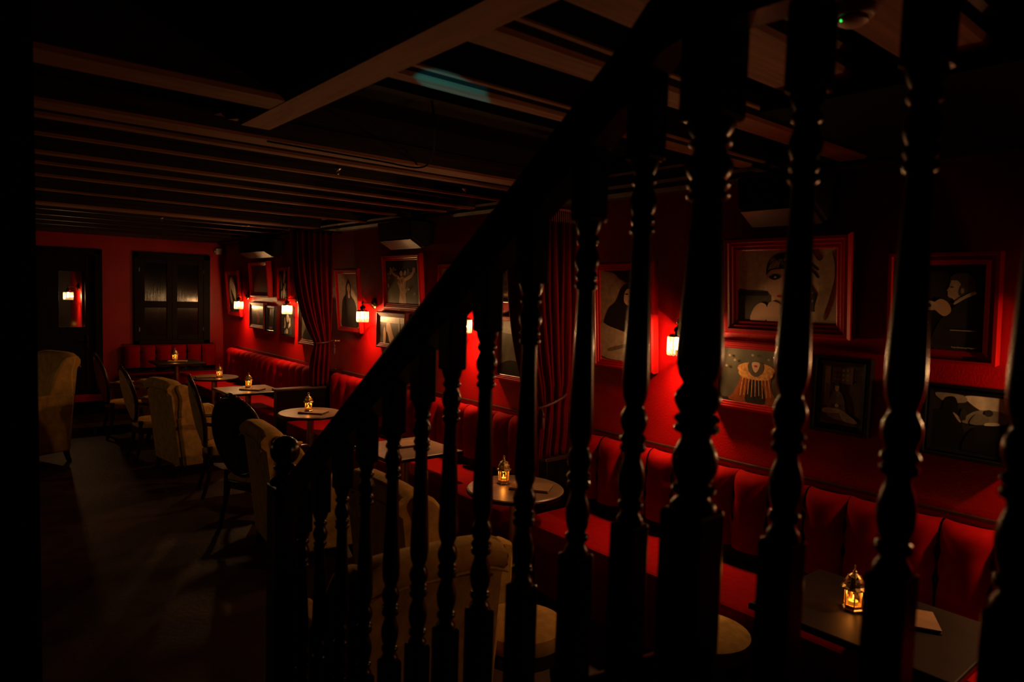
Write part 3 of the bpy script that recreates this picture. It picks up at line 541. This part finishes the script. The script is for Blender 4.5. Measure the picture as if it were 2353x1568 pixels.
# ================================================================ CURTAINS
def curtain(Y, xo, xi, ztop_, tie_z, tie_o, tie_i, zbot, folds, label, fringe=False):
    c = empty('curtain', ((xo+xi)/2, Y, 0)); tag(c, label, 'curtain', 'tied red curtains'); cx = (xo+xi)/2
    NR, NC = 48, folds*12+1; rows = []
    for j in range(NR):
        t = j/(NR-1); z = ztop_+(zbot-ztop_)*t
        tt = (ztop_-tie_z)/(ztop_-zbot)
        if t <= tt:
            s = t/tt; k = s*s*(0.55+0.45*s); o_ = xo+(tie_o-xo)*k; i_ = xi+(tie_i-xi)*(s**4)
        else:
            s = (t-tt)/(1-tt); o_ = tie_o-0.05*math.sin(s*PI*0.6); i_ = tie_i-0.02*s
        wd_ = i_-o_; amp = 0.045+0.020*math.sin(t*PI)
        if abs(t-tt) < 0.10: amp *= 0.55+0.45*abs(t-tt)/0.10
        row = []
        for i in range(NC):
            u = i/(NC-1); ph = 2*PI*folds*u+0.6*math.sin(3*u+t*2)
            row.append((o_+wd_*u+0.010*math.sin(ph*0.5+t*3)-cx, amp*math.sin(ph)+0.015*math.sin(ph*2+1), z))
        rows.append(row)
    o = MB().grid(rows).build('drape', 'curtain', c, smooth='all'); sm = o.modifiers.new('thickness', 'SOLIDIFY'); sm.thickness = 0.004
    # pole
    MB().tube([(xo-0.03-cx, 0, ztop_+0.012), (WX-0.01-cx, 0, ztop_+0.012)], 0.011, 10).build('curtain_pole', 'black_matte', c, smooth=True)
    # tie band from wall hook around the drape
    tb = MB(); a0, a1 = tie_o-cx-0.01, tie_i-cx+0.01; mid = (a0+a1)/2; hw = (a1-a0)/2
    pts = [(mid+hw*math.cos(2*PI*k/20), 0.075*math.sin(2*PI*k/20), tie_z+0.10*(math.cos(2*PI*k/20)*0.5+0.5)*(1 if fringe else 0.2)) for k in range(20)]
    tb.tube(pts, 0.011, 8, closed=True); tb.tube([(a1-0.01, 0, tie_z+(0.10 if fringe else 0.02)), (WX-cx-0.02, 0, tie_z+(0.15 if fringe else 0.03))], 0.008, 8)
    to = tb.build('tie_back', 'tassel', c, smooth=True)
    hk = MB(); hk.lathe([(0.016, 0), (0.018, 0.01), (0.008, 0.02), (0.008, 0.05), (0.014, 0.06), (0.004, 0.066)], 12, (WX-cx-0.075, 0, tie_z+(0.14 if fringe else 0.02)), 'x'); hk.build('hook', 'pole', c, smooth=True)
    ts = MB(); tx = (a0+0.02) if fringe else (a1+0.012); tz = tie_z-0.01
    ts.lathe([(0.004, 0.0), (0.013, -0.012), (0.013, -0.028), (0.008, -0.034), (0.015, -0.042), (0.018, -0.10), (0.016, -0.112)], 12, (tx, -0.09, tz)); ts.tube([(tx, -0.075, tz+0.02), (tx, -0.088, tz)], 0.004, 6); ts.build('tassel', 'tassel', c, smooth=True)
    if fringe:
        fr = MB(); n = 30
        for i in range(n):
            x = xo+0.01+(xi-xo-0.02)*i/(n-1)-cx; fr.tube([(x, -0.078, ztop_-0.005), (x+0.003, -0.080, ztop_-0.05), (x+0.005, -0.079, ztop_-0.085)], [0.0035, 0.0055, 0.0035], 5)
        fr.box(xo-cx, xi-cx, -0.084, -0.070, ztop_-0.012, ztop_+0.002)
        fo_ = fr.build('fringe', 'fringe', c); fo_['kind'] = 'stuff'
    return c
curtain(7.24, 2.90, 3.37, 2.585, 1.35, 3.19, 3.36, 0.87, 7, 'dark red curtain tied back against the wall at the far divider')
curtain(3.36, 2.76, 3.32, 2.525, 1.20, 3.01, 3.30, 0.87, 9, 'red curtain with fringed top tied back behind the balusters', fringe=True)

# ================================================================ TABLES
def make_table(shape, a, b_, h=0.74, tm='table'):
    t = empty('pedestal_table')
    if shape == 'round':
        MB().lathe([(a-0.012, h-0.028), (a, h-0.022), (a, h-0.006), (a-0.006, h)], 48).build('table_top', tm, t, smooth=True)
        MB().lathe([(a+0.0015, h-0.026), (a+0.004, h-0.022), (a+0.004, h-0.012), (a+0.0015, h-0.008)], 48).build('rim', 'black_wood', t, smooth=True)
    else:
        MB().box(-a, a, -b_, b_, h-0.028, h).build('table_top', tm, t, bevel=0.005)
        r = MB(); e = 0.003; r.box(-a-e, a+e, -b_-e, -b_, h-0.026, h-0.006); r.box(-a-e, a+e, b_, b_+e, h-0.026, h-0.006); r.box(-a-e, -a, -b_, b_, h-0.026, h-0.006); r.box(a, a+e, -b_, b_, h-0.026, h-0.006); r.build('rim', 'black_wood', t)
    MB().lathe([(0.10, h-0.036), (0.10, h-0.0285)], 24).build('mounting_plate', 'black_matte', t)
    MB().lathe([(0.036, 0.018), (0.034, 0.03), (0.034, h-0.045), (0.050, h-0.036)], 24).build('pole', 'pole', t, smooth=True)
    MB().lathe([(0.205, 0.0), (0.205, 0.008), (0.19, 0.014), (0.05, 0.022), (0.038, 0.03)], 32).build('base', 'black_wood', t, smooth=True)
    return t
sq = make_table('square', 0.315, 0.315); rd = make_table('round', 0.305, 0); bg = make_table('square', 0.295, 0.365, tm='table_dark')
sqd = make_table('square', 0.315, 0.315, tm='table_dark')
tag(sqd, 'square dark table before the window banquette at the far end', 'table', 'pedestal tables'); sqd.location = (2.60, 10.66, FLOOR_B)
def tab(src, loc, label):
    o = copy_tree(src); o.location = loc; tag(o, label, 'table', 'pedestal tables'); return o
tag(rd, 'small round table holding a lantern second from the back wall', 'table', 'pedestal tables'); rd.location = (2.78, 9.50, 0)
tag(sq, 'square brown table with a lantern and menu beside the black divider', 'table', 'pedestal tables'); sq.location = (2.775, 8.17, 0)
tab(rd, (2.765, 6.36, 0), 'round brown table with a lit lantern just left of the handrail')
tab(sq, (2.76, 4.54, 0), 'square table with a menu seen between the middle balusters')
tab(rd, (2.76, 3.22, 0), 'round table with a lit lantern seen through the balusters near the curtain')
tag(bg, 'large dark rectangular table at the lower right', 'table', 'pedestal tables'); bg.location = (2.785, 1.06, 0)

# menus
def menu(loc, rz, label, w=0.17, l=0.25, name='menu_book'):
    e = empty(name, loc, rz); tag(e, label, 'menu', 'menus on the tables')
    MB().box(-w/2, w/2, -l/2, l/2, 0.0, 0.004).build('back_cover', 'menu_edge', e); MB().box(-w/2+0.004, w/2-0.002, -l/2+0.003, l/2-0.003, 0.004, 0.013).build('pages', 'paper', e)
    MB().box(-w/2, w/2, -l/2, l/2, 0.013, 0.017).build('front_cover', 'paper', e, bevel=0.002)
TZ = 0.741
menu((2.60, 10.62, 0.841), 1.2, 'menu lying under the lantern on the farthest square table')
menu((2.66, 9.46, TZ), 1.35, 'menu lying on the round table second from the back wall', 0.16, 0.24)
menu((2.80, 8.10, TZ), 0.75, 'brown menu on the square table beside the divider')
menu((2.775, 6.31, TZ), 0.72, 'brown menu under the lantern on the round table left of the handrail')
menu((2.84, 4.62, TZ), 1.5, 'menu on the square table seen between the balusters', 0.2, 0.26)
menu((2.83, 3.15, TZ), 0.62, 'menu on the round table seen through the balusters')
menu((2.84, 0.99, TZ), 0.5, 'menu on the large rectangular table at lower right')

# lanterns
def make_lantern():
    t = empty('candle_lantern')
    b = MB(); b.lathe([(0.034, 0.0), (0.040, 0.002), (0.040, 0.008), (0.034, 0.012), (0.034, 0.018), (0.037, 0.020), (0.037, 0.024)], 6)
    for k in range(6):
        a = PI/3*k; b.ball((0.036*math.cos(a), 0.036*math.sin(a), 0.004), 0.005, 5)
    b.build('base', 'gold', t)
    post = None
    for k in range(6):
        a = PI/3*k
        if post is None: pm = MB(); pm.tube([(0, 0, 0.022), (0, 0, 0.085)], 0.0028, 6); post = pm.build('post', 'gold', t, smooth=True); o = post
        else: o = post.copy(); COL.objects.link(o); o.parent = t
        o.location = (0.034*math.cos(a), 0.034*math.sin(a), 0)
    pane = None
    for k in range(6):
        a = PI/3*(k+0.5)
        if pane is None: pn = MB(); pn.add([(0, -0.016, 0.024), (0, 0.016, 0.024), (0, 0.016, 0.084), (0, -0.016, 0.084)], [(0, 1, 2, 3)]); pane = pn.build('pane', 'amber', t); o = pane
        else: o = pane.copy(); COL.objects.link(o); o.parent = t
        o.location = (0.0285*math.cos(a), 0.0285*math.sin(a), 0); o.rotation_euler = (0, 0, a)
    d = MB(); d.lathe([(0.036, 0.083), (0.044, 0.086), (0.046, 0.090), (0.040, 0.096), (0.036, 0.100), (0.036, 0.110), (0.033, 0.122), (0.026, 0.134), (0.016, 0.144), (0.009, 0.149), (0.007, 0.152)], 12)
    for k in range(12):
        a = PI/6*k; d.ball((0.045*math.cos(a), 0.045*math.sin(a), 0.0925), 0.0036, 4)
    for k in range(8):
        a = PI/4*k; d.ball((0.034*math.cos(a), 0.034*math.sin(a), 0.116), 0.0048, 4); d.ball((0.024*math.cos(a+.4), 0.024*math.sin(a+.4), 0.137), 0.004, 4)
    d.build('dome', 'gold', t)
    f = MB(); f.lathe([(0.006, 0.151), (0.009, 0.156), (0.005, 0.161), (0.004, 0.164)], 8); f.tube([(0.011*math.cos(2*PI*k/14), 0, 0.172+0.009*math.sin(2*PI*k/14)) for k in range(14)], 0.0018, 6, closed=True); f.build('finial_ring', 'gold', t, smooth=True)
    c = MB(); c.lathe([(0.019, 0.024), (0.019, 0.037), (0.017, 0.0375)], 16); cd = c.build('tea_light', 'wax', t, smooth=True)
    fl = MB(); fl.lathe([(0.001, 0.039), (0.0035, 0.043), (0.0042, 0.047), (0.0025, 0.054), (0.0006, 0.060)], 8); fl.build('flame', 'flame', cd, smooth=True)
    l = bpy.data.lights.new('candle_light', 'POINT'); l.energy = CANDLE_W; l.color = CANDLE_C; l.shadow_soft_size = 0.006
    lo = bpy.data.objects.new('candle_light', l); COL.objects.link(lo); lo.parent = t; lo.location = (0, 0, 0.062)
    return t
ln = make_lantern()
tag(ln, 'small golden candle lantern on the farthest square table', 'lantern', 'candle lanterns'); ln.location = (2.575, 10.66, 0.858+0.001)
for (x, y, z), lab in (((2.815, 9.40, 0.741), 'golden candle lantern on the round table second from the back wall'), ((2.78, 8.17, 0.759), 'golden candle lantern on the square table beside the divider'),
                       ((2.735, 6.34, 0.759), 'golden candle lantern on the round table left of the handrail'), ((2.755, 3.335, 0.741), 'golden candle lantern on the round table behind the balusters'),
                       ((2.77, 1.14, 0.741), 'golden candle lantern on the large rectangular table at lower right')):
    o = copy_tree(ln); o.location = (x, y, z); o.rotation_euler = (0, 0, x*7); tag(o, lab, 'lantern', 'candle lanterns')

# ================================================================ CHAIRS  (local +x = the way the sitter faces)
def make_tub(name='upholstered_armchair', H=0.99):
    t = empty(name); W = 0.30; B0 = 0.11
    def bk(z): return -0.29-0.10*((z-B0)/(H-B0))
    prof = [(bk(B0), B0), (bk(0.5), 0.5), (bk(H-0.12), H-0.12), (bk(H)-0.022, H-0.085), (bk(H)-0.026, H-0.04), (bk(H)+0.0, H-0.006), (bk(H)+0.05, H), (bk(H)+0.11, H-0.008), (bk(H)+0.145, H-0.04), (bk(H)+0.15, H-0.10), (bk(0.7)+0.14, 0.7), (bk(0.4)+0.16, 0.4), (bk(B0)+0.16, B0)]
    rows = []
    for k in range(9):
        u = -1+k/4; drop = 0.035*abs(u)**6
        rows.append([(x, u*W, z-drop*max(0, (z-0.6)/(H-0.6))) for x, z in prof])
    b = MB().grid(rows, wrap=True); b.add(rows[0], [tuple(range(len(prof)))]); b.add(rows[-1], [tuple(range(len(prof)))]); b.build('backrest', 'velour', t, smooth=True, bevel=0.014)
    for s in (-1, 1):
        side = smooth_closed([(bk(0.75)+0.06, 0.80), (bk(H)+0.05, H-0.06), (bk(H)+0.15, H-0.045), (bk(H)+0.225, H-0.12), (bk(0.8)+0.25, 0.80), (bk(0.7)+0.27, 0.70), (bk(0.6)+0.26, 0.60), (bk(0.6)+0.05, 0.60)], 4)
        a = MB().prism(side, s*W-0.04, s*W+0.045, 'y'); a.build('wing', 'velour', t, bevel=0.02, smooth=True)
        arm = [(bk(B0)+0.03, B0), (bk(0.6)+0.03, 0.60), (bk(0.6)+0.05, 0.635), (0.25, 0.625), (0.30, 0.60), (0.305, 0.56), (0.295, B0)]
        a = MB().prism(arm, s*W-0.045, s*W+0.05, 'y'); a.build('arm_panel', 'velour', t, bevel=0.02, smooth=True)
    MB().box(-0.27, 0.285, -W+0.04, W-0.04, B0, 0.30).build('seat_base', 'velour', t, bevel=0.012)
    se = MB(); se.prism(smooth_closed([(-0.18, -0.25), (0.05, -0.252), (0.24, -0.25), (0.33, -0.16), (0.355, 0.0), (0.33, 0.16), (0.24, 0.25), (0.05, 0.252), (-0.18, 0.25)], 4), 0.30, 0.46, 'z'); se.build('seat_cushion', 'velour', t, bevel=0.03, smooth=True)
    p = MB(); p.tube([(bk(H)-0.024, y_*W, H-0.10-0.035*abs(y_)**6) for y_ in [-1, -.75, -.5, -.25, 0, .25, .5, .75, 1]], 0.006, 6); p.build('piping', 'velour', t, smooth=True)
    for sx, sy_ in ((1, 1), (1, -1), (-1, 1), (-1, -1)):
        x0 = 0.25*sx-0.01; l = MB(); l.tube(spline([(x0, sy_*0.27, 0.13), (x0+0.01*sx, sy_*0.272, 0.08), (x0+0.025*sx, sy_*0.275, 0.03), (x0+0.04*sx, sy_*0.277, 0.0)], 4), [0.032-0.0009*i for i in range(13)], 10); l.build('leg', 'dark_wood', t, smooth=True)
    return t
def make_fauteuil(name='carved_armchair'):
    t = empty(name)
    RX, RZ, ZC = 0.245, 0.315, 0.775
    lean = 0.20
    def bp(y, z): return (-0.235-lean*(z-0.46)-0.03*(1-(y/RX)**2 if abs(y) < RX else 0), y, z)
    N = 40
    def oval(k, s=1.0): a = 2*PI*k/N; w_ = 1.0-0.10*max(0, -math.sin(a)); return (RX*s*w_*math.cos(a), ZC+RZ*s*math.sin(a))
    fr = MB(); fr.tube([bp(*oval(k)) for k in range(N)], 0.021, 10, closed=True); fr.build('back_frame', 'dark_wood', t, smooth=True)
    cr = MB()
    for k, r in ((-4, .012), (-3, .014), (-2, .017), (-1, .022), (0, .030), (1, .022), (2, .017), (3, .014), (4, .012)):
        y, z = oval(N//4+k*1.0); p = bp(y, z+0.014); cr.ball(p, (0.018, r, r), 6)
    cr.build('crest_carving', 'dark_wood', t, smooth='all')
    rows = []
    for s in (0.0, 0.35, 0.65, 0.85, 0.95, 1.0):
        rows.append([(bp(*oval(k, max(s, 0.02)))[0]+0.045*(1-s**3)+0.004, oval(k, max(s, 0.02))[0], oval(k, max(s, 0.02))[1]) for k in range(N)])
    MB().grid(rows, wrap=True).build('back_pad', 'velour', t, smooth='all')
    rows = [[(p[0]-0.09*(1-s**3)*0.35-0.012, p[1], p[2]) for p in [bp(*oval(k, max(s, 0.02))) for k in range(N)]] for s in (0.0, 0.5, 0.85, 1.0)]
    MB().grid(rows, wrap=True).build('back_cover', 'velour', t, smooth='all')
    rl = MB(); rl.prism(smooth_closed([(-0.25, -0.20), (0.0, -0.27), (0.24, -0.28), (0.30, 0.0), (0.24, 0.28), (0.0, 0.27), (-0.25, 0.20)], 4), 0.335, 0.405, 'z'); rl.build('seat_rail', 'dark_wood', t, bevel=0.008, smooth=True)
    rows = []
    base = smooth_closed([(-0.24, -0.19), (0.0, -0.26), (0.23, -0.27), (0.29, 0.0), (0.23, 0.27), (0.0, 0.26), (-0.24, 0.19)], 4)
    for s, z in ((1.0, 0.405), (1.0, 0.43), (0.95, 0.455), (0.75, 0.475), (0.4, 0.485), (0.05, 0.487)): rows.append([(x*s, y*s, z) for x, y in base])
    MB().grid(rows, wrap=True).build('seat_pad', 'velour', t, smooth='all')
    for s in (-1, 1):
        l = MB(); l.tube(spline([(0.22, s*0.235, 0.38), (0.255, s*0.262, 0.28), (0.235, s*0.25, 0.12), (0.245, s*0.255, 0.03), (0.275, s*0.27, 0.0)], 5), [0.034, .034, .033, .032, .031, .028, .025, .022, .020, .019, .018, .017, .016, .016, .016, .016, .018, .020, .022, .022, .020], 10); l.build('leg', 'dark_wood', t, smooth=True)
        l = MB(); l.tube(spline([(-0.235, s*0.18, 0.48), (-0.23, s*0.185, 0.36), (-0.245, s*0.19, 0.2), (-0.30, s*0.20, 0.0)], 5), [0.024, .025, .026, .027, .027, .027, .026, .025, .023, .021, .020, .019, .018, .018, .017, .016], 10); l.build('leg', 'dark_wood', t, smooth=True)
        y0 = s*RX*0.96; pb = bp(s*RX*0.95, 0.70)
        a = MB(); a.tube(spline([pb, (-0.18, s*0.27, 0.685), (0.0, s*0.30, 0.665), (0.12, s*0.305, 0.65), (0.165, s*0.30, 0.63), (0.15, s*0.295, 0.60), (0.11, s*0.285, 0.52), (0.10, s*0.27, 0.40)], 5), 0.017, 8); ar = a.build('arm', 'dark_wood', t, smooth=True)
        p = MB(); p.ball((-0.02, s*0.293, 0.685), (0.12, 0.030, 0.020), 8); p.build('arm_pad', 'velour', ar, smooth='all')
    return t
tub = make_tub(); fau = make_fauteuil()
G1, G2 = 'upholstered ochre armchairs', 'carved oval back armchairs'
tag(tub, 'ochre upholstered high back armchair left of the square lantern table', 'armchair', G1); place(tub, (2.06, 7.68, 0), math.radians(9))
def chair(src, x, y, deg, label, z=0.0, sc=1.0):
    o = copy_tree(src); place(o, (x, y, z), math.radians(deg)); tag(o, label, 'armchair', G1 if src is tub else G2); o.scale = (1, 1, sc); return o
chair(tub, 2.06, 4.78, -5, 'ochre upholstered armchair directly behind the ball topped newel post')
chair(tub, 2.08, 3.12, 0, 'ochre upholstered armchair behind the balusters facing the round lantern table')
chair(tub, 1.44, 2.46, 86, 'ochre upholstered armchair nearest, its back seen low between the balusters')
chair(tub, 0.65, 8.80, 205, 'tall ochre wing armchair at far left beside the black wall end', 0, 1.2)
chair(tub, 2.25, 9.11, 4, 'ochre armchair in shadow between two lantern tables', 0, 0.80)
tag(fau, 'carved oval back armchair seen from the side left of the round lantern table', 'armchair', G2); place(fau, (2.13, 6.64, 0), math.radians(-10))
e_ = chair(fau, 2.04, 5.58, 29, 'dark carved oval back armchair seen from behind near the newel post')
for ch in children(e_):
    if ch.name.startswith('back_cover'):
        ch.data = ch.data.copy(); ch.data.materials[0] = M['dark_wood']
chair(fau, 1.88, 8.42, 0, 'carved armchair seen edge on behind the high back ochre armchair', 0, 0.94)
chair(fau, 1.84, 9.80, 0, 'carved armchair seen edge on farthest back near the glazed door', 0, 0.96)
st = empty('upholstered_stool', (2.60, 1.70, 0)); tag(st, 'round ochre upholstered stool beside the large rectangular table', 'stool', 'round stools')
MB().lathe([(0.17, 0.40), (0.20, 0.41), (0.21, 0.44), (0.20, 0.475), (0.16, 0.49), (0.02, 0.495)], 32).build('seat_pad', 'velour', st, smooth=True)
MB().lathe([(0.19, 0.34), (0.20, 0.35), (0.20, 0.395), (0.18, 0.40)], 32).build('seat_rail', 'dark_wood', st, smooth=True)
for k in range(4):
    a_ = PI/4+PI/2*k; c_, s_ = math.cos(a_), math.sin(a_)
    MB().tube([(0.15*c_, 0.15*s_, 0.35), (0.165*c_, 0.165*s_, 0.2), (0.16*c_, 0.16*s_, 0.06), (0.175*c_, 0.175*s_, 0.0)], [0.022, 0.02, 0.014, 0.016], 10).build('leg', 'dark_wood', st, smooth=True)

o = copy_tree(st); o.location = (1.985, 2.25, 0); tag(o, 'round ochre stool glimpsed low between balusters beside the nearest armchair', 'stool', 'round stools')
# ================================================================ SMALL DETAILS
sd = empty('smoke_detector', (1.66, 0.77, 2.648)); tag(sd, 'round cream smoke detector with a green light on the wide joist', 'smoke detector')
MB().lathe([(0.050, 0.001), (0.050, -0.012), (0.044, -0.020), (0.040, -0.022)], 32).build('body', 'detector', sd, smooth=True)
MB().lathe([(0.034, -0.0215), (0.034, -0.032), (0.024, -0.038), (0.010, -0.040)], 28).build('sensor_dome', 'detector', sd, smooth=True)
MB().ball((-0.030, 0.014, -0.032), 0.0032, 6).build('status_light', 'led', sd, smooth=True)
for (x, y, z), lab in (((1.79, 3.77, 2.66), 'small metal ceiling hook above the middle of the room'), ((2.72, 3.80, 2.66), 'small metal ceiling hook close to the handrail'), ((1.81, 8.02, 2.66), 'small metal ceiling hook nearest the glazed door'), ((2.72, 8.04, 2.66), 'small metal ceiling hook above the far bay')):
    h = empty('ceiling_hook', (x, y, z)); tag(h, lab, 'hook', 'ceiling hooks')
    MB().box(-0.006, 0.006, -0.006, 0.006, 0.0, 0.21).build('stem', 'black_matte', h)
    MB().lathe([(0.016, 0.0), (0.018, -0.004), (0.010, -0.010), (0.006, -0.016)], 14).build('rose', 'steel', h, smooth=True)
    MB().tube([(0.010*math.cos(2*PI*k/14), 0, -0.025+0.010*math.sin(2*PI*k/14)) for k in range(14)], 0.0025, 6, closed=True).build('ring', 'steel', h, smooth=True)
cb = MB(); cb.tube(spline([(1.57, 2.44, 2.74), (1.60, 2.46, 2.66), (1.73, 2.66, 2.648), (1.87, 2.88, 2.645), (1.99, 3.10, 2.640), (2.04, 3.23, 2.638), (2.02, 3.30, 2.638), (1.93, 3.31, 2.640), (1.80, 3.30, 2.642), (1.2, 3.29, 2.644)], 6), 0.0045, 8)
tag(cb.build('ceiling_cable', 'void', smooth=True), 'black cable hanging between two ceiling joists', 'cable')
jb = empty('junction_box', (3.42, 11.49, 2.50)); tag(jb, 'small white box high in the far corner', 'junction box')
MB().box(-0.055, 0.04, -0.06, 0.0, -0.045, 0.05).build('box', 'white', jb, bevel=0.005); MB().lathe([(0.02, 0), (0.02, 0.02), (0.012, 0.03)], 12, (-0.075, -0.03, 0.0), 'x').build('lens', 'white', jb, smooth=True)
